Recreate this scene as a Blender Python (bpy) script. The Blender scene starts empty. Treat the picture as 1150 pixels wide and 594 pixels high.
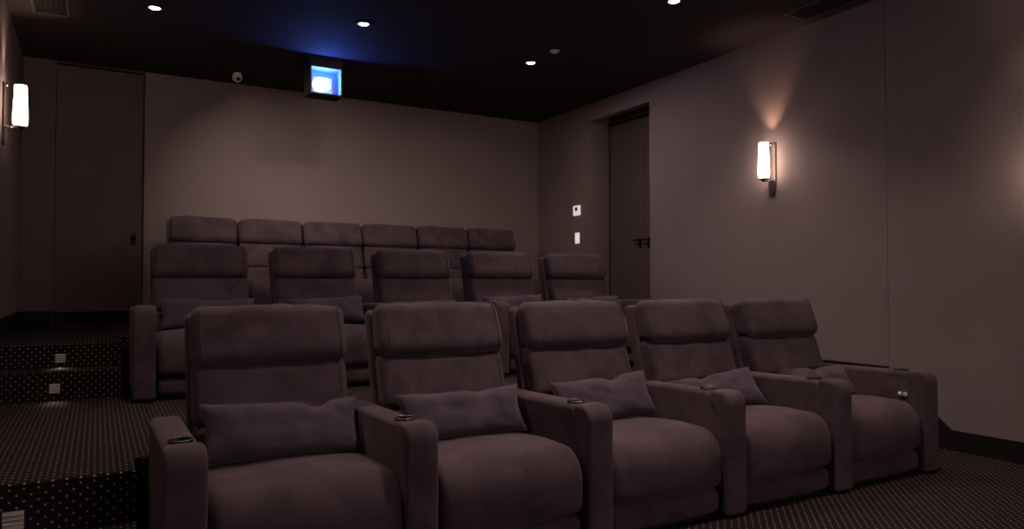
import bpy, bmesh, math, random
from mathutils import Vector, Matrix, noise
from mathutils.bvhtree import BVHTree

C = bpy.context.scene.collection
PI = math.pi

# ------------------------------------------------------------------ helpers
def new_mesh(name, bm, smooth=True):
    bmesh.ops.recalc_face_normals(bm, faces=bm.faces[:])
    me = bpy.data.meshes.new(name)
    bm.to_mesh(me); bm.free()
    if smooth:
        for p in me.polygons: p.use_smooth = True
    return me

def link(name, me, material, parent=None, loc=(0, 0, 0), rot=(0, 0, 0)):
    o = bpy.data.objects.new(name, me)
    if material is not None and not me.materials: me.materials.append(material)
    C.objects.link(o)
    o.location = loc; o.rotation_euler = rot
    if parent: o.parent = parent
    return o

def obj(name, bm, material, parent=None, loc=(0, 0, 0), rot=(0, 0, 0), smooth=True):
    return link(name, new_mesh(name, bm, smooth), material, parent, loc, rot)

def tag(o, label=None, cat=None, group=None, kind=None):
    if label: o['label'] = label
    if cat: o['category'] = cat
    if group: o['group'] = group
    if kind: o['kind'] = kind
    return o

def empty(name, loc, rz=0, **kw):
    o = bpy.data.objects.new(name, None)
    C.objects.link(o); o.location = loc; o.rotation_euler = (0, 0, rz)
    o.empty_display_size = .1
    return tag(o, **kw)

def copy_tree(o, parent=None):
    c = o.copy(); C.objects.link(c)
    if parent: c.parent = parent
    for ch in [x for x in list(C.objects) if x.parent == o]:
        copy_tree(ch, c)
    return c

def add_box(bm, x0, x1, y0, y1, z0, z1, bevel=0, seg=2):
    r = bmesh.ops.create_cube(bm, size=1)
    vs = r['verts']
    for v in vs:
        v.co = Vector((x0 + (v.co.x + .5) * (x1 - x0), y0 + (v.co.y + .5) * (y1 - y0), z0 + (v.co.z + .5) * (z1 - z0)))
    if bevel:
        es = list({e for v in vs for e in v.link_edges})
        bmesh.ops.bevel(bm, geom=es, offset=bevel, segments=seg, affect='EDGES', profile=.5)
    return bm

def box(x0, x1, y0, y1, z0, z1, bevel=0, seg=2):
    return add_box(bmesh.new(), x0, x1, y0, y1, z0, z1, bevel, seg)

def add_lathe(bm, prof, n=32, M=None):
    """prof: (r, z) list, spun about z."""
    rings = []
    for r, z in prof:
        if r < 1e-6:
            rings.append([bm.verts.new((0, 0, z))])
        else:
            rings.append([bm.verts.new((r * math.cos(2 * PI * k / n), r * math.sin(2 * PI * k / n), z)) for k in range(n)])
    for a, b in zip(rings, rings[1:]):
        for k in range(n):
            k2 = (k + 1) % n
            if len(a) == 1 and len(b) == 1: continue
            if len(a) == 1: bm.faces.new((a[0], b[k], b[k2]))
            elif len(b) == 1: bm.faces.new((a[k], a[k2], b[0]))
            else: bm.faces.new((a[k], a[k2], b[k2], b[k]))
    if M is not None:
        for ring in rings:
            for v in ring: v.co = M @ v.co
    return bm

def lathe(prof, n=32, M=None):
    return add_lathe(bmesh.new(), prof, n, M)

def add_tube(bm, pts, r, n=8, closed=False):
    pts = [Vector(p) for p in pts]
    m = len(pts); rings = []
    up = Vector((.123, .377, .918)).normalized()
    for i, p in enumerate(pts):
        if closed: t = pts[(i + 1) % m] - pts[i - 1]
        else: t = pts[min(i + 1, m - 1)] - pts[max(i - 1, 0)]
        t.normalize()
        a = t.cross(up)
        if a.length < 1e-4: a = t.orthogonal()
        a.normalize(); b = t.cross(a)
        rings.append([bm.verts.new(p + r * (math.cos(2 * PI * k / n) * a + math.sin(2 * PI * k / n) * b)) for k in range(n)])
    rng = range(m) if closed else range(m - 1)
    for i in rng:
        A, B = rings[i], rings[(i + 1) % m]
        for k in range(n):
            bm.faces.new((A[k], A[(k + 1) % n], B[(k + 1) % n], B[k]))
    if not closed:
        bm.faces.new(rings[0][::-1]); bm.faces.new(rings[-1])
    return bm

def fillet(poly, seg=7, step=.035):
    """poly: (y, z, radius) corners, closed.  Returns a dense rounded outline."""
    n = len(poly); out = []
    for i in range(n):
        p = Vector(poly[i][:2]); r = poly[i][2]
        a = Vector(poly[i - 1][:2]) - p; b = Vector(poly[(i + 1) % n][:2]) - p
        la, lb = a.length, b.length
        a.normalize(); b.normalize()
        ang = a.angle(b)
        if r <= 1e-5: out.append(p); continue
        d = min(r / math.tan(ang / 2), .49 * la, .49 * lb)
        r2 = d * math.tan(ang / 2)
        c = p + (a + b).normalized() * (r2 / math.sin(ang / 2))
        s, e = p + a * d - c, p + b * d - c
        tot = s.angle(e)
        sg = 1 if (s.x * e.y - s.y * e.x) > 0 else -1
        for k in range(seg + 1):
            t = sg * tot * k / seg
            out.append(c + Vector((s.x * math.cos(t) - s.y * math.sin(t), s.x * math.sin(t) + s.y * math.cos(t))))
    res = []
    for i, p in enumerate(out):
        q = out[(i + 1) % len(out)]
        m = max(1, int((q - p).length / step))
        for k in range(m): res.append(p.lerp(q, k / m))
    return res

def normals2(prof):
    n = len(prof); area = 0
    for i in range(n):
        a, b = prof[i], prof[(i + 1) % n]
        area += a.x * b.y - b.x * a.y
    sg = 1 if area > 0 else -1
    out = []
    for i in range(n):
        t = prof[(i + 1) % n] - prof[i - 1]
        if t.length < 1e-9: t = Vector((1, 0))
        t.normalize()
        out.append(Vector((t.y, -t.x)) * sg)
    return out

def loft(prof, hw, r, crown=0, nx=14, x0=0, wob=0, wscale=7, seed=0, bm=None):
    """side outline (y, z) swept over x from -hw to hw with rounded, inset ends and an upholstered crown."""
    bm = bm or bmesh.new()
    nrm = normals2(prof)
    st = []
    K = 5
    for k in range(K + 1):
        a = PI / 2 * (1 - k / K)
        st.append((-(hw - r) - r * math.sin(a), r * (1 - math.cos(a))))
    for k in range(1, nx): st.append((-(hw - r) + 2 * (hw - r) * k / nx, 0))
    st += [(-x, i) for x, i in reversed(st[:K + 1])]
    rings = []
    for x, ins in st:
        cr = crown * (1 - (x / hw) ** 2)
        ring = []
        for p, nn in zip(prof, nrm):
            d = cr - ins
            if wob:
                d += wob * noise.noise(Vector((x * wscale + seed * 3.1, p.x * wscale, p.y * wscale + seed)))
            q = p + nn * d
            ring.append(bm.verts.new((x0 + x, q.x, q.y)))
        rings.append(ring)
    n = len(prof)
    for A, B in zip(rings, rings[1:]):
        for k in range(n):
            k2 = (k + 1) % n
            bm.faces.new((A[k], A[k2], B[k2], B[k]))
    bm.faces.new(rings[0]); bm.faces.new(rings[-1][::-1])
    return bm

def prism(poly, z0, z1, bevel=0):
    """plan polygon (x, y) extruded upward"""
    bm = bmesh.new()
    lo = [bm.verts.new((x, y, z0)) for x, y in poly]
    hi = [bm.verts.new((x, y, z1)) for x, y in poly]
    n = len(poly)
    bm.faces.new(lo[::-1]); top = bm.faces.new(hi)
    for k in range(n):
        bm.faces.new((lo[k], lo[(k + 1) % n], hi[(k + 1) % n], hi[k]))
    if bevel:
        bmesh.ops.recalc_face_normals(bm, faces=bm.faces[:])
        bmesh.ops.bevel(bm, geom=list(top.edges), offset=bevel, segments=3, affect='EDGES', profile=.5)
    return bm

def metre_uv(me):
    uv = me.uv_layers.new(name='metres')
    for p in me.polygons:
        n = p.normal
        ax = max(range(3), key=lambda i: abs(n[i]) + (.12 if i == 2 else 0))
        for li in p.loop_indices:
            co = me.vertices[me.loops[li].vertex_index].co
            if ax == 2: u = (co.x, co.y)
            elif ax == 1: u = (co.x, co.z)
            else: u = (co.y, co.z)
            uv.data[li].uv = u

# ------------------------------------------------------------------ materials
def base_mat(name):
    m = bpy.data.materials.new(name); m.use_nodes = True
    nt = m.node_tree
    return m, nt, nt.nodes['Principled BSDF']

def N(nt, typ, **kw):
    n = nt.nodes.new(typ)
    for k, v in kw.items():
        setattr(n, k, v)
    return n

def ramp(nt, fac, c0, c1, p0=.3, p1=.7):
    r = N(nt, 'ShaderNodeValToRGB')
    r.color_ramp.elements[0].position = p0; r.color_ramp.elements[0].color = (*c0, 1)
    r.color_ramp.elements[1].position = p1; r.color_ramp.elements[1].color = (*c1, 1)
    nt.links.new(fac, r.inputs[0])
    return r.outputs[0]

def plain(name, col, rough=.6, metal=0, var=.12, scale=6, bump=0, bscale=200, spec=.5):
    m, nt, b = base_mat(name)
    tc = N(nt, 'ShaderNodeTexCoord')
    nz = N(nt, 'ShaderNodeTexNoise'); nz.inputs['Scale'].default_value = scale; nz.inputs['Detail'].default_value = 4
    nt.links.new(tc.outputs['Object'], nz.inputs['Vector'])
    c0 = tuple(c * (1 - var) for c in col); c1 = tuple(min(1, c * (1 + var)) for c in col)
    nt.links.new(ramp(nt, nz.outputs['Fac'], c0, c1), b.inputs['Base Color'])
    b.inputs['Roughness'].default_value = rough; b.inputs['Metallic'].default_value = metal
    b.inputs['Specular IOR Level'].default_value = spec
    if bump:
        n2 = N(nt, 'ShaderNodeTexNoise'); n2.inputs['Scale'].default_value = bscale
        nt.links.new(tc.outputs['Object'], n2.inputs['Vector'])
        bp = N(nt, 'ShaderNodeBump'); bp.inputs['Strength'].default_value = bump; bp.inputs['Distance'].default_value = .002
        nt.links.new(n2.outputs['Fac'], bp.inputs['Height']); nt.links.new(bp.outputs[0], b.inputs['Normal'])
    return m

def velvet(name, dark, light, sheen=.25):
    m, nt, b = base_mat(name)
    tc = N(nt, 'ShaderNodeTexCoord'); oi = N(nt, 'ShaderNodeObjectInfo')
    add = N(nt, 'ShaderNodeVectorMath', operation='ADD')
    mul = N(nt, 'ShaderNodeMath', operation='MULTIPLY'); mul.inputs[1].default_value = 37
    nt.links.new(oi.outputs['Random'], mul.inputs[0])
    nt.links.new(tc.outputs['Object'], add.inputs[0]); nt.links.new(mul.outputs[0], add.inputs[1])
    nz = N(nt, 'ShaderNodeTexNoise'); nz.inputs['Scale'].default_value = 5.5; nz.inputs['Detail'].default_value = 5
    nz.inputs['Roughness'].default_value = .55; nz.inputs['Distortion'].default_value = .6
    nt.links.new(add.outputs[0], nz.inputs['Vector'])
    nt.links.new(ramp(nt, nz.outputs['Fac'], dark, light, .36, .66), b.inputs['Base Color'])
    b.inputs['Roughness'].default_value = .85
    b.inputs['Specular IOR Level'].default_value = .12
    b.inputs['Sheen Weight'].default_value = sheen
    b.inputs['Sheen Roughness'].default_value = .45
    b.inputs['Sheen Tint'].default_value = (.75, .52, .57, 1)
    n2 = N(nt, 'ShaderNodeTexNoise'); n2.inputs['Scale'].default_value = 18; n2.inputs['Detail'].default_value = 6
    nt.links.new(add.outputs[0], n2.inputs['Vector'])
    bp = N(nt, 'ShaderNodeBump'); bp.inputs['Strength'].default_value = .25; bp.inputs['Distance'].default_value = .004
    nt.links.new(n2.outputs['Fac'], bp.inputs['Height']); nt.links.new(bp.outputs[0], b.inputs['Normal'])
    return m

def carpet_mat():
    m, nt, b = base_mat('dotted_carpet')
    tc = N(nt, 'ShaderNodeTexCoord')
    sc = N(nt, 'ShaderNodeVectorMath', operation='SCALE'); sc.inputs['Scale'].default_value = 1 / .047
    nt.links.new(tc.outputs['UV'], sc.inputs[0])
    ds = []
    for off in (0, .5):
        a = N(nt, 'ShaderNodeVectorMath', operation='ADD'); a.inputs[1].default_value = (off, off, 0)
        f = N(nt, 'ShaderNodeVectorMath', operation='FRACTION')
        s = N(nt, 'ShaderNodeVectorMath', operation='SUBTRACT'); s.inputs[1].default_value = (.5, .5, 0)
        fl = N(nt, 'ShaderNodeVectorMath', operation='MULTIPLY'); fl.inputs[1].default_value = (1, 1, 0)
        l = N(nt, 'ShaderNodeVectorMath', operation='LENGTH')
        nt.links.new(sc.outputs[0], a.inputs[0]); nt.links.new(a.outputs[0], f.inputs[0])
        nt.links.new(f.outputs[0], s.inputs[0]); nt.links.new(s.outputs[0], fl.inputs[0]); nt.links.new(fl.outputs[0], l.inputs[0])
        ds.append(l.outputs['Value'])
    mn = N(nt, 'ShaderNodeMath', operation='MINIMUM')
    nt.links.new(ds[0], mn.inputs[0]); nt.links.new(ds[1], mn.inputs[1])
    nz = N(nt, 'ShaderNodeTexNoise'); nz.inputs['Scale'].default_value = 60
    nt.links.new(tc.outputs['UV'], nz.inputs['Vector'])
    ad = N(nt, 'ShaderNodeMath', operation='MULTIPLY_ADD'); ad.inputs[1].default_value = .05
    nt.links.new(nz.outputs['Fac'], ad.inputs[0]); nt.links.new(mn.outputs[0], ad.inputs[2])
    nt.links.new(ramp(nt, ad.outputs[0], CARPET_DOT, CARPET_BASE, .088, .132), b.inputs['Base Color'])
    b.inputs['Roughness'].default_value = .95; b.inputs['Specular IOR Level'].default_value = .1
    n2 = N(nt, 'ShaderNodeTexNoise'); n2.inputs['Scale'].default_value = 350
    nt.links.new(tc.outputs['UV'], n2.inputs['Vector'])
    bp = N(nt, 'ShaderNodeBump'); bp.inputs['Strength'].default_value = .4; bp.inputs['Distance'].default_value = .003
    nt.links.new(n2.outputs['Fac'], bp.inputs['Height']); nt.links.new(bp.outputs[0], b.inputs['Normal'])
    return m

def glow(name, col, strength):
    m, nt, b = base_mat(name)
    b.inputs['Base Color'].default_value = (*[min(1, c) for c in col], 1)
    b.inputs['Emission Color'].default_value = (*col, 1)
    b.inputs['Emission Strength'].default_value = strength
    b.inputs['Roughness'].default_value = .5
    return m

CARPET_DOT = (.46, .35, .31)
CARPET_BASE = (.020, .013, .013)
M_VELVET = velvet('charcoal_velvet', (.073, .0455, .056), (.115, .072, .088))
M_PILLOW = velvet('slate_velvet', (.080, .056, .074), (.116, .081, .106), .25)
M_WALL = plain('taupe_wall_fabric', (.300, .220, .214), .95, var=.04, scale=2.5, bump=.2, bscale=260, spec=.1)
M_CEIL = plain('dark_ceiling_paint', (.046, .033, .037), .9, var=.05, scale=2, spec=.15)
M_SKIRT = plain('black_brown_baseboard', (.016, .012, .012), .7, spec=.2)
M_DOOR = plain('dark_brown_door', (.165, .115, .112), .8, var=.06, scale=3, spec=.2)
M_FRAME = plain('door_frame_brown', (.085, .062, .058), .8, spec=.2)
M_HANDLE = plain('dark_bronze', (.03, .022, .02), .35, .8)
M_CARPET = carpet_mat()
M_WHITE = plain('white_plastic', (.80, .74, .74), .45)
M_BRIGHT = glow('brightened_white_plastic', (.80, .70, .71), .75)  # emission put into the wall plates to brighten them, no lamp behind
M_GREY = plain('grey_plastic', (.85, .76, .76), .5)
M_VENT_F = plain('grey_vent_frame', (.065, .055, .055), .5)
M_BLACK = plain('black_plastic', (.012, .010, .012), .5)
M_VENT = plain('black_grille', (.02, .017, .018), .5)
M_CHROME = plain('brushed_chrome', (.75, .70, .68), .22, 1)
M_GUN = plain('gunmetal_rim', (.16, .135, .135), .32, .9)
M_STEEL = plain('satin_steel', (.85, .79, .76), .3, .5)
M_CUP = plain('dark_cup_metal', (.02, .018, .018), .3, .6)
M_BRONZE = plain('brown_bronze', (.12, .085, .07), .4, .7)
M_FOOT = plain('black_base', (.012, .010, .011), .7)
M_GLASS = glow('lit_opal_glass', (1, .80, .66), 11)
M_LENS = glow('lit_downlight_lens', (1, .90, .80), 9)
M_STEPLENS = plain('step_light_louvre', (.55, .47, .44), .5)
M_PORT = plain('pale_port_lining', (.42, .45, .55), .6)
M_PROJ = plain('pale_projector_shell', (.55, .58, .65), .4)
M_BEAM = glow('lit_projector_lens', (.45, .78, 1.0), 16)
M_SCREEN = plain('white_screen_cloth', (.85, .84, .83), .9, var=.01)
M_LCD = plain('dark_display', (.05, .035, .035), .2)

# ------------------------------------------------------------------ room numbers
XL, XR, YB, YF, ZC = -.65, 5.22, 8.4, -4.0, 3.37
H2, HS, H3 = .40, .594, .758
CAMZ = 1.17
AISLE_L, AISLE_R = .152, 4.592

def structure(name, bm, m, label=None, smooth=False, uv=False, parent=None):
    me = new_mesh(name, bm, smooth)
    if uv: metre_uv(me)
    o = link(name, me, m, parent)
    if parent is None: tag(o, label, None, None, 'structure')
    return o

# ------------------------------------------------------------------ shell
structure('floor', box(XL - .15, XR + .5, YF, YB + .15, -.1, 0), M_CARPET, 'dark dotted carpet floor before the front row of recliners', uv=True)
structure('ceiling', box(XL - .15, XR + .5, YF, YB + .15, ZC, ZC + .1), M_CEIL, 'dark ceiling with round downlights')
D1a, D1b, D1t = -.376, .40, ZC - .022      # back door
bm = bmesh.new()
add_box(bm, XL - .1, D1a, YB, YB + .12, 0, ZC)
add_box(bm, D1b, XR + .1, YB, YB + .12, 0, ZC)
add_box(bm, D1a, D1b, YB, YB + .12, D1t, ZC)
structure('wall_back', bm, M_WALL, 'taupe fabric back wall behind the last row')
structure('wall_left', box(XL - .12, XL, YF, YB, 0, ZC), M_WALL, 'taupe left wall carrying a lit sconce')
R1, R2, RX, RT = 6.09, 7.25, 5.56, H3 + 2.4
SEAM = 3.36
bm = bmesh.new()
add_box(bm, XR, XR + .10, YF, SEAM - .0018, 0, ZC)
add_box(bm, XR, XR + .10, SEAM + .0018, R1, 0, ZC)
add_box(bm, XR, XR + .10, R2, YB, 0, ZC)
add_box(bm, XR, XR + .10, R1, R2, RT, ZC)
add_box(bm, XR + .11, XR + .13, YF, R1 - .12, 0, ZC)
add_box(bm, XR + .10, RX + .02, R1 - .10, R1, 0, ZC)
add_box(bm, XR + .10, RX + .02, R2, R2 + .10, 0, ZC)
add_box(bm, RX + .06, RX + .1, R1 - .1, R2 + .1, 0, ZC)
structure('wall_right', bm, M_WALL, 'taupe fabric right wall with a recessed doorway and a panel seam')
structure('wall_front', box(XL - .1, XR + .1, YF - .1, YF, 0, ZC), M_WALL, 'taupe front wall facing the recliners')

# ---- tiers, all carpeted
def carpet_prism(name, poly, z0, z1, label):
    structure(name, prism(poly, z0, z1, .014), M_CARPET, label, uv=True)

E2, E3 = 3.38, 5.85
carpet_prism('platform', [(XL, E2), (AISLE_L, E2), (AISLE_L, 3.62), (AISLE_R, 3.62), (AISLE_R, E2), (XR, E2), (XR, YB), (XL, YB)],
             0, H2, 'dotted carpet platform carrying the middle row of recliners')
carpet_prism('platform', [(XL, E3), (AISLE_L, E3), (AISLE_L, 6.36), (AISLE_R, 6.36), (AISLE_R, E3), (XR, E3), (XR, R1), (RX + .05, R1), (RX + .05, R2), (XR, R2), (XR, YB), (XL, YB)],
             H2, H3, 'raised dotted carpet platform of the back row')
carpet_prism('stair_step', [(XL, E2 - .33), (AISLE_L, E2 - .33), (AISLE_L, E2), (XL, E2)], 0, .2, 'dotted carpet step at the bottom left beside the front row')
carpet_prism('stair_step', [(AISLE_R, E2 - .33), (XR, E2 - .33), (XR, E2), (AISLE_R, E2)], 0, .2, 'dotted carpet step along the right wall beside the front row')
carpet_prism('stair_step', [(XL, 5.6), (AISLE_L, 5.6), (AISLE_L, E3), (XL, E3)], H2, HS, 'lower dotted carpet step beside the middle row, left aisle')
carpet_prism('stair_step', [(AISLE_R, 5.6), (XR, 5.6), (XR, E3), (AISLE_R, E3)], H2, HS, 'dotted carpet step beside the middle row, right aisle')

# ---- baseboards: follow the stairs with a raked top
BB = .14
def side_board(name, x0, x1, cut, label):
    runs = [(YF, 0), (2.90, 0), (3.37, H2), (5.42, H2), (5.86, H3), (YB if not cut else R1, H3)]
    bm = bmesh.new()
    A, B = [], []
    top = [(y, z + BB) for y, z in runs]
    bot = [(runs[-1][0], H3), (5.85, H3), (5.85, 0), (YF, 0)]
    for y, z in top + bot:
        A.append(bm.verts.new((x0, y, z))); B.append(bm.verts.new((x1, y, z)))
    bm.faces.new(A); bm.faces.new(B[::-1])
    n = len(A)
    for k in range(n): bm.faces.new((A[k], A[(k + 1) % n], B[(k + 1) % n], B[k]))
    if cut: add_box(bm, x0, x1, R2, YB, H3, H3 + BB)
    structure(name, bm, M_SKIRT, label)
side_board('baseboard_left', XL, XL + .018, False, 'black baseboard along the left wall')
side_board('baseboard_right', XR - .018, XR, True, 'black baseboard climbing with the steps along the right wall')
bm = bmesh.new()
add_box(bm, XL + .018, D1a - .003, YB - .026, YB - .012, H3, H3 + BB)
add_box(bm, D1b + .012, XR - .018, YB - .018, YB, H3, H3 + BB)
add_box(bm, D1a, D1b, YB + .015, YB + .028, H3, H3 + BB - .01)
structure('baseboard_back', bm, M_SKIRT, 'black baseboard along the back wall')

# ---- doors
def lever(parent, M, flip=1):
    bm = bmesh.new()
    add_lathe(bm, [(0, 0), (.026, 0), (.026, .008), (.011, .012), (.011, .05), (0, .05)], 20, M)
    pts = [M @ Vector((0, 0, .042)), M @ Vector((.03 * flip, 0, .046)), M @ Vector((.085 * flip, 0, .044))]
    add_tube(bm, pts, .011, 10)
    x0 = [M @ Vector((x, y, z)) for x in (-.018, .018) for y in (-.03, .10) for z in (0, .006)]
    mn = Vector([min(p[i] for p in x0) for i in range(3)]); mx = Vector([max(p[i] for p in x0) for i in range(3)])
    add_box(bm, mn.x, mx.x, mn.y, mx.y, mn.z, mx.z, .002)
    return obj('door_handle', bm, M_HANDLE, parent)

d1 = structure('door_1', box(D1a + .004, D1b - .004, YB + .03, YB + .075, H3 + .006, D1t - .004, .003), M_DOOR, 'dark brown flush door in the back wall beside the steps')
bm = bmesh.new()
Mk = Matrix.Translation((.318, YB + .03, H3 + .88)) @ Matrix.Rotation(PI / 2, 4, 'X')
add_lathe(bm, [(0, 0), (.030, 0), (.030, .006), (.012, .010), (.012, .035), (.024, .045), (.029, .058), (.024, .070), (0, .074)], 24, Mk)
add_box(bm, .300, .336, YB + .022, YB + .031, H3 + .80, H3 + .93, .003)
obj('door_handle', bm, M_HANDLE, d1)
bm = bmesh.new()
add_box(bm, D1b, D1b + .010, YB - .004, YB + .10, H3, ZC)
add_box(bm, D1a, D1b, YB - .003, YB + .10, D1t, D1t + .02)
structure('trim_1', bm, M_FRAME, 'dark brown frame around the back door')
structure('trim_3', box(XL, D1a - .003, YB - .012, YB, H3, ZC, .002), M_DOOR, 'dark brown side panel between the left wall and the back door')
SP = 6.58
for i, (a, b) in enumerate(((R1 + .02, SP), (SP, R2 - .02))):
    d = structure('door_%d' % (i + 2), box(RX, RX + .045, a + .002, b - .002, H3 + .006, RT - .02, .003), M_DOOR,
                  ['narrow leaf of the recessed double door, beside the wall end', 'wide leaf of the recessed double door, nearest the back wall'][i])
    hy = SP + (.075 if i else -.075)
    lever(d, Matrix.Translation((RX, hy, H3 + .92)) @ Matrix.Rotation(-PI / 2, 4, 'Y') @ Matrix.Rotation(PI / 2, 4, 'Z'), 1)
bm = bmesh.new()
add_box(bm, RX - .01, RX + .06, R1, R1 + .02, H3, RT)
add_box(bm, RX - .01, RX + .06, R2 - .02, R2, H3, RT)
add_box(bm, RX - .01, RX + .06, R1 + .02, R2 - .02, RT - .02, RT)
structure('trim_2', bm, M_FRAME, 'dark brown frame of the recessed double door')

# ------------------------------------------------------------------ recliners
RK = .277
ZT = 1.065
def yf(z): return .81 - (ZT - z) * RK            # front line of the raked back

def arm_mesh():
    bm = bmesh.new()
    prof = fillet([(.03, .02, .034), (.03, .619, .15), (.93, .597, .08), (.86, .02, .034)], 10, .06)
    loft(prof, .060, .027, 0, 3, bm=bm)
    me = new_mesh('armrest', bm)
    o = bpy.data.objects.new('armrest_block', me); C.objects.link(o)
    cut = bpy.data.objects.new('cutter', new_mesh('cutter', lathe([(0, .52), (.037, .52), (.037, .75), (0, .75)], 32, Matrix.Translation((0, .200, 0)))))
    C.objects.link(cut)
    md = o.modifiers.new('b', 'BOOLEAN'); md.object = cut; md.operation = 'DIFFERENCE'; md.solver = 'EXACT'
    dg = bpy.context.evaluated_depsgraph_get()
    res = bpy.data.meshes.new_from_object(o.evaluated_get(dg))
    bpy.data.objects.remove(o); bpy.data.objects.remove(cut)
    for p in res.polygons: p.use_smooth = True
    try: res.set_sharp_from_angle(angle=math.radians(40))
    except Exception: pass
    return res

ARM = arm_mesh(); ARM.name = 'armrest'; ARM.materials.append(M_VELVET)
PANEL = new_mesh('front_panel', loft(fillet([(0, .015, .022), (0, .622, .15), (.132, .622, .020), (.132, .575, .018), (.078, .50, .06), (.078, .015, .022)], 10, .05), .067, .017, .003, 4))
PANEL.materials.append(M_VELVET)
CUP = new_mesh('cup_holder', lathe([(0, .53), (.032, .53), (.0345, .545), (.0345, .610), (.037, .619), (.041, .620), (.043, .616), (.040, .609), (.0365, .604), (.0365, .524), (0, .524)], 32, Matrix.Translation((0, .200, 0))))
CUP.materials.append(M_CUP)
RIM = new_mesh('rim', add_tube(bmesh.new(), [(.039 * math.cos(2 * PI * k / 36), .200 + .039 * math.sin(2 * PI * k / 36),   .6205) for k in range(36)], .0035, 8, True))
RIM.materials.append(M_GUN)

def add_arm(root, x=0):
    a = link('armrest', ARM, None, root, (x, 0, 0))
    link('front_panel', PANEL, None, a)
    c = link('cup_holder', CUP, None, a)
    link('cup_rim', RIM, None, a)
    return a

def back_profiles():
    head = fillet([(yf(.82) - .036, .806, .06), (yf(ZT) - .002, ZT, .055), (yf(ZT) + .135, ZT - .015, .05), (yf(.82) + .14, .812, .05)], 8, .03)
    mid = fillet([(yf(.575) + .002, .560, .04), (yf(.82) + .022, .822, .075), (yf(.82) + .15, .822, .04), (yf(.575) + .14, .560, .04)], 7, .03)
    low = fillet([(yf(.39) + .004, .37, .04), (yf(.565) + .012, .565, .045), (yf(.565) + .14, .565, .04), (yf(.39) + .14, .37, .04)], 6, .03)
    shell = fillet([(yf(.10) + .13, .10, .03), (yf(1.03) + .13, 1.035, .035), (yf(1.03) + .215, 1.03, .04), (yf(.10) + .215, .10, .03)], 6, .06)
    return head, mid, low, shell

def recliner(name, hw, arms, cx, seed=0):
    root = bpy.data.objects.new(name, None); C.objects.link(root); root.empty_display_size = .1
    head, mid, low, shell = back_profiles()
    def part(nm, bm, m=M_VELVET, par=root): return obj(nm, bm, m, par, (cx, 0, 0))
    seat = fillet([(.018, .158, .05), (.018, .430, .15), (.30, .440, .4), (.70, .408, .04), (.70, .158, .04)], 9, .035)
    part('seat_cushion', loft(seat, hw - .006, .035, .016, 16, wob=.006, wscale=5, seed=seed))
    foot = fillet([(.036, .03, .035), (.036, .150, .045), (.20, .150, .035), (.20, .03, .035)], 7, .03)
    part('footrest', loft(foot, hw - .008, .03, .006, 12, wob=.003, seed=seed + 1))
    part('base', box(-hw + .02, hw - .02, .07, .78, 0, .16, .01), M_FOOT)
    part('back_shell', loft(shell, hw + .002, .025, 0, 8))
    lc = part('lumbar_cushion', loft(low, hw - .012, .035, .010, 14, wob=.005, seed=seed + 2))
    mc = part('back_cushion', loft(mid, hw - .010, .036, .014, 16, wob=.007, wscale=6, seed=seed + 3))
    hc = part('headrest', loft(head, hw - .006, .046, .012, 16, wob=.008, wscale=7, seed=seed + 4))
    for par, prof, w in ((hc, head, hw - .006), (mc, mid, hw - .010)):
        nn = normals2(prof)
        for s in (-1, 1):
            x = s * (w - .036)
            pts = [(x, p.x + q.x * .001, p.y + q.y * .001) for p, q in zip(prof, nn)]
            t = obj('piping', add_tube(bmesh.new(), pts, .0042, 6, True), M_VELVET, par)
    if arms: add_arm(root, 0)
    return root

PITCH = .85
HW = .345
proto = recliner('recliner', HW, True, PITCH / 2)
RX0 = (.266, .270); RP = (.842, .878)
ROW1_Y, ROW2_Y, ROW3_Y = 2.60, 5.22, 7.14
front_labels = [
    'charcoal velvet recliner at the stepped aisle end of the front row',
    'charcoal velvet front row recliner, second from the stepped aisle',
    'charcoal velvet recliner in the middle of the front row',
    'charcoal velvet front row recliner holding the steeply tilted pillow',
    'charcoal velvet front row recliner by the right wall, with chrome control buttons on its arm']
mid_labels = [
    'charcoal velvet recliner at the aisle end of the middle row, beside the steps',
    'charcoal velvet middle row recliner, second from the steps',
    'charcoal velvet recliner in the middle of the middle row',
    'charcoal velvet middle row recliner, fourth from the steps',
    'charcoal velvet middle row recliner furthest from the steps, below the wall switch']
chairs = {}
first = True
for r, (y, z, labels, grp) in enumerate(((ROW1_Y, 0, front_labels, 'recliners of the front row'), (ROW2_Y, H2, mid_labels, 'recliners of the middle row'))):
    for i in range(5):
        o = proto if first else copy_tree(proto)
        first = False
        chairs[(r, i)] = o
        o.location = (RX0[r] + i * RP[r], y, z)
        tag(o, labels[i], 'recliner', grp)
for r in (0, 1):
    add_arm(chairs[(r, 4)], RP[r])
# chrome control on the last arm
ct = chairs[(0, 4)]
Mx = Matrix.Translation((RP[0] - .061, .15, .470)) @ Matrix.Rotation(-PI / 2, 4, 'Y')
bm = bmesh.new()
add_lathe(bm, [(0, -.004), (.036, -.004), (.036, .004), (.033, .006), (0, .006)], 32, Mx @ Matrix.Diagonal((.78, 1, 1, 1)))
cp = obj('control_panel', bm, M_GUN, ct); cp['label'] = 'metal control panel'
for s in (-1, 1):
    b = obj('button', lathe([(0, .005), (.0155, .005), (.0155, .009), (.014, .013), (.010, .0165), (.005, .0185), (0, .019)], 20, Mx @ Matrix.Translation((.002, s * .0175, 0))), M_STEEL, cp)

# the outer arms sit a touch further out
for (r, i), c in chairs.items():
    for ch in C.objects:
        if ch.parent == c and ch.name.startswith('armrest'):
            if i in (0, 1) and r == 0: ch.location.x = (-.004, -.010)[i]
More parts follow.
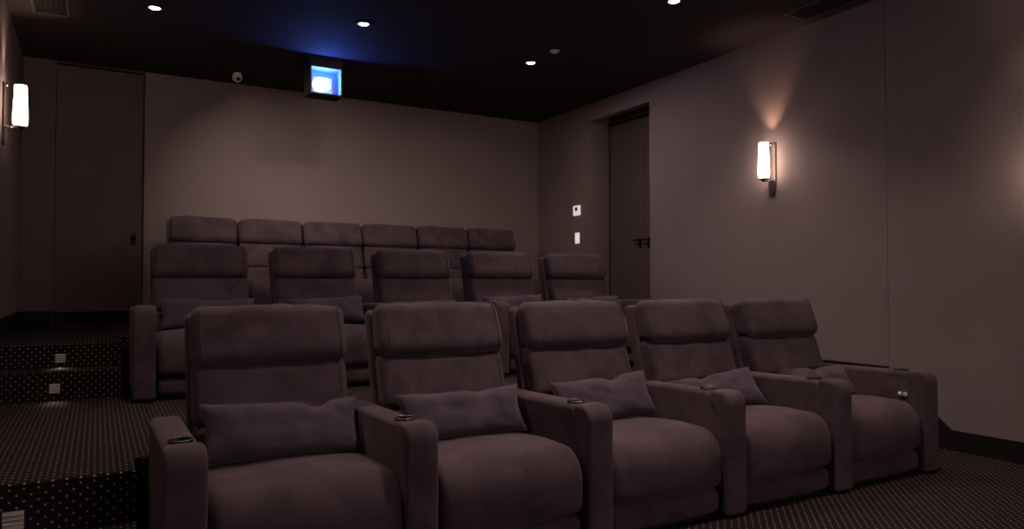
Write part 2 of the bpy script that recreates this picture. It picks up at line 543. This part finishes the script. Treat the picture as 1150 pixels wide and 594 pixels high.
# back row: six armless seats side by side
W3 = .665
proto3 = recliner('theatre_seat', W3 / 2 - .004, False, 0, 9)
back_labels = [
    'charcoal velvet armless seat of the back row nearest the brown door',
    'charcoal velvet armless back row seat, second from the brown door',
    'charcoal velvet armless back row seat, third from the brown door',
    'charcoal velvet armless back row seat, fourth from the brown door',
    'charcoal velvet armless back row seat, fifth from the brown door',
    'charcoal velvet armless seat ending the back row on the wall switch side']
for i in range(6):
    o = proto3 if i == 0 else copy_tree(proto3)
    o.location = (.60 + W3 * (i + .5), ROW3_Y, H3)
    o.scale = (1, 1, 1.02)
    tag(o, back_labels[i], 'theatre seat', 'seats of the back row')

# ------------------------------------------------------------------ pillows
def pillow_mesh(w, h, t, seed, dent=.0, du=.4, ear=.07):
    bm = bmesh.new()
    nu, nv = 34, 18
    rnd = random.Random(seed)
    def P(i, j, s):
        u = -1 + 2 * i / nu; v = -1 + 2 * j / nv
        u = math.sin(u * PI / 2) * .45 + u * .55; v = math.sin(v * PI / 2) * .45 + v * .55
        x = w / 2 * u * (1 - ear * (1 - v * v)); z = h / 2 * v * (1 - ear * 1.2 * (1 - u * u))
        th = t / 2 * (max(0, 1 - u ** 4) ** .55) * (max(0, 1 - v ** 4) ** .6)
        g = math.exp(-((u - du + .12 * (1 - v)) / .16) ** 2) * (v + 1) / 2
        z -= dent * g; th *= 1 - .35 * g * (1 if dent else 0)
        wr = noise.noise(Vector((u * 3.1 + seed, v * 2.2, s * 2))) * .010 + noise.noise(Vector((u * 8 + v * 4, v * 3 + seed, s))) * .004
        edge = (1 - u ** 6) * (1 - v ** 6)
        return Vector((x, s * (th + wr * edge), z + h / 2 + .006 * noise.noise(Vector((u * 2, seed, v)))))
    G = {}
    for s in (-1, 1):
        for i in range(nu + 1):
            for j in range(nv + 1):
                if s == 1 and (i in (0, nu) or j in (0, nv)): G[(s, i, j)] = G[(-1, i, j)]
                else: G[(s, i, j)] = bm.verts.new(P(i, j, s))
    for s in (-1, 1):
        for i in range(nu):
            for j in range(nv):
                bm.faces.new([G[(s, a, b)] for a, b in ((i, j), (i + 1, j), (i + 1, j + 1), (i, j + 1))][::s])
    edge = [P(i, 0, 0) for i in range(nu)] + [P(nu, j, 0) for j in range(nv)] + [P(i, nv, 0) for i in range(nu, 0, -1)] + [P(0, j, 0) for j in range(nv, 0, -1)]
    return bm, edge

pillow_specs = [
    # row, seat, dx, w, h, roll deg, lean deg, yaw deg, dent, du, lift, dy
    (0, 0, .002, .66, .25, -1.5, 24, 0, .030, .45, -.035, 0, 'slate grey lumbar pillow with a creased top edge on the front row aisle end recliner'),
    (0, 1, .015, .65, .24, 1.5, 24, -2, .012, .3, -.040, 0, 'flat slate grey lumbar pillow on the second front row recliner from the stepped aisle'),
    (0, 2, .026, .62, .25, 3.5, 26, -5, .022, .25, -.045, 0, 'slate grey lumbar pillow on the recliner in the middle of the front row'),
    (0, 3, .010, .62, .25, 7, 36, -12, .02, -.2, -.075, -.03, 'steeply tilted slate grey lumbar pillow on a front row recliner, nearer the right wall'),
    (0, 4, .070, .56, .24, 2, 38, -14, .015, .1, -.055, -.02, 'slate grey lumbar pillow by the chrome control buttons on the wall end recliner'),
    (1, 0, .03, .66, .235, 0, 22, 0, .0, .3, -.03, 0, 'slate grey lumbar pillow on the middle row recliner beside the steps'),
    (1, 1, .04, .62, .23, 2.5, 23, 0, .0, .3, -.03, 0, 'slate grey lumbar pillow on the middle row recliner second from the steps'),
    (1, 2, .01, .62, .20, 1, 23, 0, .0, .2, -.03, 0, 'slate grey lumbar pillow on the centre recliner of the middle row'),
    (1, 3, .02, .62, .235, 2, 24, -4, .0, .3, -.03, 0, 'slate grey lumbar pillow on the middle row recliner fourth from the steps'),
    (1, 4, .05, .60, .21, 3, 25, -6, .0, .3, -.03, 0, 'slate grey lumbar pillow on the middle row recliner below the wall switch'),
]
def tree_of(root):
    vs, ps = [], []
    st = [root]
    while st:
        o = st.pop(); st += [c for c in C.objects if c.parent == o]
        if o.type == 'MESH':
            b = len(vs); vs += [o.matrix_world @ v.co for v in o.data.vertices]
            ps += [tuple(b + q for q in p.vertices) for p in o.data.polygons]
    return BVHTree.FromPolygons(vs, ps)

def conform(p, chair):
    """the soft pillow gives way where it meets the cushions, so that it only rests on them"""
    bpy.context.view_layer.update()
    trees = []
    near = [chair] + [c for c in chairs.values() if 0 < c.location.x - chair.location.x < 1 and abs(c.location.y - chair.location.y) < .1]
    for ch in [c for c in C.objects if c.parent in near]:
        if ch.type == 'MESH' and len(ch.data.vertices): trees.append(tree_of(ch))
    for o in [p] + [c for c in C.objects if c.parent == p]:
        mw = o.matrix_world.copy(); mi = mw.inverted()
        gap = .005 if o is p else .009
        for v in o.data.vertices:
            w = mw @ v.co
            for n in range(4):
                moved = False
                for tr in trees:
                    hit, nn, fi, d = tr.find_nearest(w)
                    if hit is None: continue
                    sd = (w - hit).dot(nn)
                    if sd < gap and d < .12:
                        if nn.y > .3: continue
                        w = hit + nn * gap; moved = True
                if not moved: break
            v.co = mi @ w
        o.data.update()

for k, (r, i, dx, w, h, roll, lean, yaw, dent, du, lift, dy, lab) in enumerate(pillow_specs):
    y0, z0 = ((ROW1_Y, 0), (ROW2_Y, H2))[r]
    bm, edge = pillow_mesh(w, h, .13, k * 1.7 + 1, dent, du)
    o = obj('lumbar_pillow', bm, M_PILLOW)
    R = math.radians
    zz = z0 + .462 + lift + abs(math.sin(R(roll))) * w / 2 * .8
    o.location = (RX0[r] + i * RP[r] + PITCH / 2 + dx, y0 + .525 + dy, zz)
    o.rotation_euler = (Matrix.Rotation(R(yaw), 3, 'Z') @ Matrix.Rotation(R(-lean), 3, 'X') @ Matrix.Rotation(R(-roll), 3, 'Y')).to_euler()
    tag(o, lab, 'pillow', 'lumbar pillows of the front row' if r == 0 else 'lumbar pillows of the middle row')
    obj('piping', add_tube(bmesh.new(), edge, .004, 6, True), M_PILLOW, o)
    conform(o, chairs[(r, i)])

# ------------------------------------------------------------------ wall sconces
def sconce(loc, nrm, label, watts_up=12):
    """nrm: +1 faces +x (on the left wall), -1 faces -x"""
    t = empty('wall_sconce', loc, 0 if nrm > 0 else PI, label=label, cat='wall lamp', group='wall sconces')
    ax = .115
    bm = bmesh.new()
    # backplate with a tapering tail: side outline x thin, in y-z plane
    out = [(-.040, .165), (.040, .165), (.040, -.16), (.036, -.22), (.026, -.29), (.012, -.318), (-.012, -.318), (-.026, -.29), (-.036, -.22), (-.040, -.16)]
    A = [bm.verts.new((.0, y, z)) for y, z in out]; B = [bm.verts.new((.016, y, z)) for y, z in out]
    bm.faces.new(A); bm.faces.new(B[::-1])
    for k in range(len(out)): bm.faces.new((A[k], A[(k + 1) % len(out)], B[(k + 1) % len(out)], B[k]))
    obj('backplate', bm, M_BRONZE, t, smooth=False)
    bm = bmesh.new()
    add_tube(bm, [(.012, 0, -.165), (.05, 0, -.178), (ax, 0, -.178)], .010, 10)
    obj('bracket', bm, M_CHROME, t)
    obj('finial', add_tube(bmesh.new(), [(.014, 0, .150), (.030, 0, .150)], .012, 12), M_CHROME, t)
    obj('holder', lathe([(0, -.19), (.018, -.19), (.022, -.178), (.040, -.172), (.046, -.160), (0, -.160)], 24, Matrix.Translation((ax, 0, 0))), M_CHROME, t)
    obj('glass_shade', lathe([(.0, -.158), (.040, -.158), (.049, -.145), (.0515, -.10), (.049, -.02), (.044, .08), (.0425, .150), (.040, .158), (.037, .157), (.037, .140), (.0, .140)], 32, Matrix.Translation((ax, 0, 0))), M_GLASS, t)
    for nm, off, e, ang, rx in (('up_light', .175, watts_up, 75, PI),):
        li = bpy.data.lights.new(nm, 'SPOT'); li.energy = e; li.color = (1, .66, .45); li.spot_size = math.radians(ang); li.spot_blend = .9
        li.shadow_soft_size = .02
        lo = bpy.data.objects.new(nm, li); C.objects.link(lo); lo.parent = t; lo.location = (ax - .03, 0, off); lo.rotation_euler = (rx, 0, 0)
    return t
sconce((XL, 6.75, 2.548), 1, 'lit white glass sconce on the left wall above the steps')
sconce((XR, 4.43, 2.255), -1, 'lit white glass sconce on the right wall between the front and middle rows')
sconce((XR, 2.18, 1.87), -1, 'lit white glass sconce on the right wall ahead of the front row')
sconce((XL, 4.43, 2.255), 1, 'lit white glass sconce on the left wall level with the middle row, outside the frame')
sconce((XL, 2.18, 1.87), 1, 'lit white glass sconce on the left wall level with the front row, outside the frame')

# ------------------------------------------------------------------ ceiling fittings
DL_COL = (1, .83, .74)
def downlight(x, y, label, key, group='ceiling downlights', ang=180, aim=None):
    t = empty('downlight', (x, y, ZC), 0, label=label, cat='ceiling light', group=group)
    obj('trim_ring', lathe([(.050, -.001), (.066, -.001), (.066, -.006), (.060, -.010), (.047, -.010), (.045, -.002), (.050, -.001)], 32), M_BLACK, t)
    obj('lens', lathe([(0, -.017), (.020, -.0155), (.036, -.010), (.044, -.004), (0, -.004)], 32), M_LENS, t)
    li = bpy.data.lights.new('downlight_lamp', 'AREA'); li.energy = LE[key]; li.color = DL_COL
    li['grp'] = key
    li.shape = 'DISK'; li.size = .08; li.spread = math.radians(ang)
    lo = bpy.data.objects.new('downlight_lamp', li); C.objects.link(lo); lo.parent = t; lo.location = (0, 0, -.022)
    
    if aim: lo.rotation_euler = (Vector(aim) - Vector((x, y, ZC))).to_track_quat('-Z', 'Y').to_euler()
    return t
LE = dict(a=6.5, b=2.5, c=16, d=11, e=5, f=7, g=3.4, h=12.5, i=.5, j=.5, l=.5)
downlight(.37, 6.38, 'small round lit downlight above the aisle, leftmost of those in view', 'a', ang=74, aim=(2.3, 8.4, 1.45))
downlight(1.93, 5.90, 'small round lit downlight in the ceiling near the blue projector window', 'b', ang=76, aim=(2.1, 8.4, 1.5))
downlight(3.72, 6.12, 'bright round downlight beside the small pale ceiling sensor', 'c')
downlight(3.87, 4.22, 'round downlight cut by the top edge of the frame', 'd', ang=110)
off = 'round ceiling downlight above the front rows, outside the frame'
G_OFF = 'downlights outside the frame'
for x, y, k in ((2.1, 4.22, 'e'), (.45, 4.22, 'f'), (3.9, 2.4, 'g'), (2.1, 2.4, 'h'), (.4, 2.4, 'i'), (4.88, 2.35, 'j'), (.4, 0, 'l'), (2.1, 0, 'l'), (3.9, 0, 'l')):
    downlight(x, y, off, k, G_OFF, {'j': 60, 'g': 96}.get(k, 110))

t = tag(obj('ceiling_sensor', lathe([(0, -.026), (.020, -.025), (.032, -.018), (.036, -.008), (.046, -.006), (.046, 0), (0, 0)], 28), M_GREY, None, (3.73, 5.70, ZC)),
        'small pale round sensor on the ceiling beside the brightest downlight', 'ceiling sensor')

def vent(x0, x1, y0, y1, label):
    t = empty('air_vent', ((x0 + x1) / 2, (y0 + y1) / 2, ZC), 0, label=label, cat='air vent', group='ceiling air vents')
    hx, hy = (x1 - x0) / 2, (y1 - y0) / 2
    bm = bmesh.new()
    f = .022
    add_box(bm, -hx, hx, -hy, -hy + f, -.012, 0, .003); add_box(bm, -hx, hx, hy - f, hy, -.012, 0, .003)
    add_box(bm, -hx, -hx + f, -hy + f, hy - f, -.012, 0, .003); add_box(bm, hx - f, hx, -hy + f, hy - f, -.012, 0, .003)
    obj('vent_frame', bm, M_VENT_F, t, smooth=False)
    bm = bmesh.new()
    n = 6
    for k in range(n):
        x = -hx + f + (k + .5) * (2 * hx - 2 * f) / n
        add_box(bm, x - .003, x + .003, -hy + f, hy - f, -.011, -.001)
    obj('louvre', bm, M_VENT, t, smooth=False)
    obj('backing', box(-hx + .01, hx - .01, -hy + .01, hy - .01, -.003, -.0005), M_BLACK, t, smooth=False)
M_VENT_F = plain('grey_vent_frame', (.065, .055, .055), .5)
vent(4.82, 5.10, 3.10, 3.98, 'dark slotted air vent in the ceiling along the right wall')
vent(-.48, -.22, 6.10, 6.95, 'dark slotted air vent in the ceiling above the left sconce')

# dome camera
t = empty('security_camera', (1.245, 7.97, ZC), 0, label='small round pale camera on the dark ceiling left of the projector window', cat='camera')
obj('mount', lathe([(0, 0), (.040, 0), (.040, -.010), (.030, -.014), (0, -.014)], 28), M_GREY, t)
ball = obj('camera_ball', lathe([(.050 * math.sin(PI * k / 16), -.045 + .050 * math.cos(PI * k / 16)) for k in range(17)], 28), M_GREY, t)
Ml = Matrix.Translation((0, 0, -.045)) @ Vector((.10, -.8, -.5)).to_track_quat('Z', 'Y').to_matrix().to_4x4()
obj('lens', lathe([(0, .056), (.014, .055), (.020, .050), (.021, .040), (0, .040)], 24, Ml), M_BLACK, t)['label'] = 'black lens'

# projector in its window
BEAM = 15500
PX, PZ, PW, PH = 1.905, 3.136, .285, .245
PY = 6.95
t = empty('projector', (PX, PY, PZ), 0, label='projector glowing blue in its box window below the ceiling', cat='projector')
bm = bmesh.new()
w2, h2, d, f = PW / 2, PH / 2, .19, .018
tz = ZC - PZ - .001
add_box(bm, -w2 - f, w2 + f, 0, d + f, h2 + .004, tz); add_box(bm, -w2 - f, w2 + f, 0, d + f, -h2 - f, -h2 - .004)
add_box(bm, -w2 - f, -w2 - .004, 0, d + f, -h2 - .004, h2 + .004); add_box(bm, w2 + .004, w2 + f, 0, d + f, -h2 - .004, h2 + .004)
obj('hush_box', bm, M_CEIL, t, smooth=False)
bm = bmesh.new(); e = .004
add_box(bm, -w2 - e, w2 + e, d - e, d, -h2 - e, h2 + e)
add_box(bm, -w2 - e, w2 + e, .004, d - e, h2, h2 + e); add_box(bm, -w2 - e, w2 + e, .004, d - e, -h2 - e, -h2)
add_box(bm, -w2 - e, -w2, .004, d - e, -h2, h2); add_box(bm, w2, w2 + e, .004, d - e, -h2, h2)
obj('lining', bm, M_PORT, t, smooth=False)
Mf = Matrix.Rotation(PI / 2, 4, 'X')
body = obj('projector_body', box(-.115, .075, .055, .142, -.108, .045, .012, 3), M_PROJ, t)
obj('lens', lathe([(0, .036), (.036, .031), (.060, .014), (.068, 0), (.068, -.02), (0, -.02)], 32, Matrix.Translation((-.050, .050, -.034)) @ Mf), M_BEAM, t)  # lens drawn oversized, its glowing face includes the bloom
obj('bloom_patch', box(.0, .050, .046, .056, -.065, -.035, .004), M_BEAM, t)  # added glowing block that widens the lens bloom, not a real lamp
li = bpy.data.lights.new('projector_glow', 'POINT'); li.energy = 11; li.color = (.03, .13, 1); li.shadow_soft_size = .02
lo = bpy.data.objects.new('projector_glow', li); C.objects.link(lo); lo.parent = t; lo.location = (-.01, .02, .02)

# the beam thrown at the screen on the front wall, which bounces it back over the seats
SCX, SCZ, SCW, SCH = 2.3, 1.75, 3.5, 1.9
li = bpy.data.lights.new('projector_beam', 'SPOT'); li.energy = BEAM; li.color = (1, .88, .86); li.shadow_soft_size = .03
li['grp'] = 's'
li.spot_size = math.radians(9.6); li.spot_blend = .1
lo = bpy.data.objects.new('projector_beam', li); C.objects.link(lo); lo.parent = t; lo.location = (-.045, -.02, -.03); lo.scale = (1.84, 1, 1)
lo.rotation_euler = (Vector((SCX, YF, SCZ)) - Vector((PX - .045, PY - .02, PZ - .03))).to_track_quat('-Z', 'Y').to_euler()
t = empty('projection_screen', (SCX, YF + .001, SCZ), 0, label='wide white projection screen on the front wall facing the recliners', cat='screen')
obj('screen_surface', box(-SCW / 2, SCW / 2, 0, .012, -SCH / 2, SCH / 2), M_SCREEN, t, smooth=False)
bm = bmesh.new()
for x0, x1, z0, z1 in ((-SCW / 2 - .07, SCW / 2 + .07, SCH / 2, SCH / 2 + .07), (-SCW / 2 - .07, SCW / 2 + .07, -SCH / 2 - .07, -SCH / 2),
                       (-SCW / 2 - .07, -SCW / 2, -SCH / 2, SCH / 2), (SCW / 2, SCW / 2 + .07, -SCH / 2, SCH / 2)):
    add_box(bm, x0, x1, 0, .035, z0, z1, .004)
obj('frame', bm, M_BLACK, t, smooth=False)

# ------------------------------------------------------------------ wall plates
def plate_thermostat():
    t = empty('thermostat', (XR, 7.46, 2.08), 0, label='white square thermostat with a dark display, above the light switch', cat='thermostat')
    obj('housing', box(-.024, 0, -.068, .068, -.062, .062, .008, 3), M_BRIGHT, t)
    obj('display', box(-.026, -.022, -.030, .022, -.006, .040, .002), M_LCD, t)['label'] = 'dark display'
def plate_switch():
    t = empty('light_switch', (XR, 7.46, 1.735), 0, label='white light switch plate below the thermostat by the recessed door', cat='light switch')
    obj('plate', box(-.009, 0, -.046, .046, -.068, .068, .003), M_BRIGHT, t)
    obj('rocker', box(-.014, -.007, -.018, .018, -.034, .034, .003), M_BRIGHT, t)
plate_thermostat(); plate_switch()

# ------------------------------------------------------------------ step lights
def step_light(x, y, z, s, label):
    t = empty('step_light', (x, y, z), 0, label=label, cat='step light', group='step lights')
    bm = bmesh.new()
    a = s / 2
    add_box(bm, -a, a, -.004, .0, -a * .9, a * .9, .0015)
    obj('frame', bm, M_VENT, t, smooth=False)
    for k in range(4):
        zc = -a * .66 + k * a * .44
        bm = bmesh.new()
        vs = [(-a * .86, -.004, zc + .15 * a), (a * .86, -.004, zc + .15 * a), (a * .86, -.013, zc - .12 * a), (-a * .86, -.013, zc - .12 * a)]
        f = [bm.verts.new(v) for v in vs]; g = [bm.verts.new((v[0], v[1], v[2] - .0035)) for v in vs]
        bm.faces.new(f); bm.faces.new(g[::-1])
        for q in range(4): bm.faces.new((f[q], f[(q + 1) % 4], g[(q + 1) % 4], g[q]))
        obj('louvre', bm, M_STEPLENS, t, smooth=False)
    li = bpy.data.lights.new('step_lamp', 'SPOT'); li.energy = .45; li.color = (1, .76, .62); li.spot_size = math.radians(110); li.spot_blend = .9
    li.shadow_soft_size = .015
    lo = bpy.data.objects.new('step_lamp', li); C.objects.link(lo); lo.parent = t; lo.location = (0, -.030, -a * .6); lo.rotation_euler = (math.radians(-38), 0, 0)
step_light(-.268, E2, .263, .080, 'louvred step light in the riser at the bottom left corner beside the front row')
step_light(-.232, 5.6, .485, .068, 'louvred step light in the lower riser of the far steps')
step_light(-.212, E3, .658, .068, 'louvred step light in the upper riser of the far steps')

# ------------------------------------------------------------------ camera, world, view
cam = bpy.data.cameras.new('camera'); co = bpy.data.objects.new('camera', cam); C.objects.link(co)
F = 813
cam.sensor_fit = 'HORIZONTAL'; cam.sensor_width = 36; cam.lens = 36 * F / 1150
co.location = (0, 0, CAMZ)
co.rotation_euler = (PI / 2 + math.atan(21 / F), 0, -math.radians(29.8))
bpy.context.scene.camera = co
w = bpy.data.worlds.new('world'); bpy.context.scene.world = w; w.use_nodes = True
w.node_tree.nodes['Background'].inputs[0].default_value = (.02, .017, .02, 1)
w.node_tree.nodes['Background'].inputs[1].default_value = .3
sc = bpy.context.scene
sc.view_settings.view_transform = 'Standard'; sc.view_settings.look = 'None'
sc.view_settings.exposure = 0; sc.view_settings.gamma = 1; sc.view_settings.use_curve_mapping = False
sc.cycles.use_denoising = True
sc.cycles.max_bounces = 8
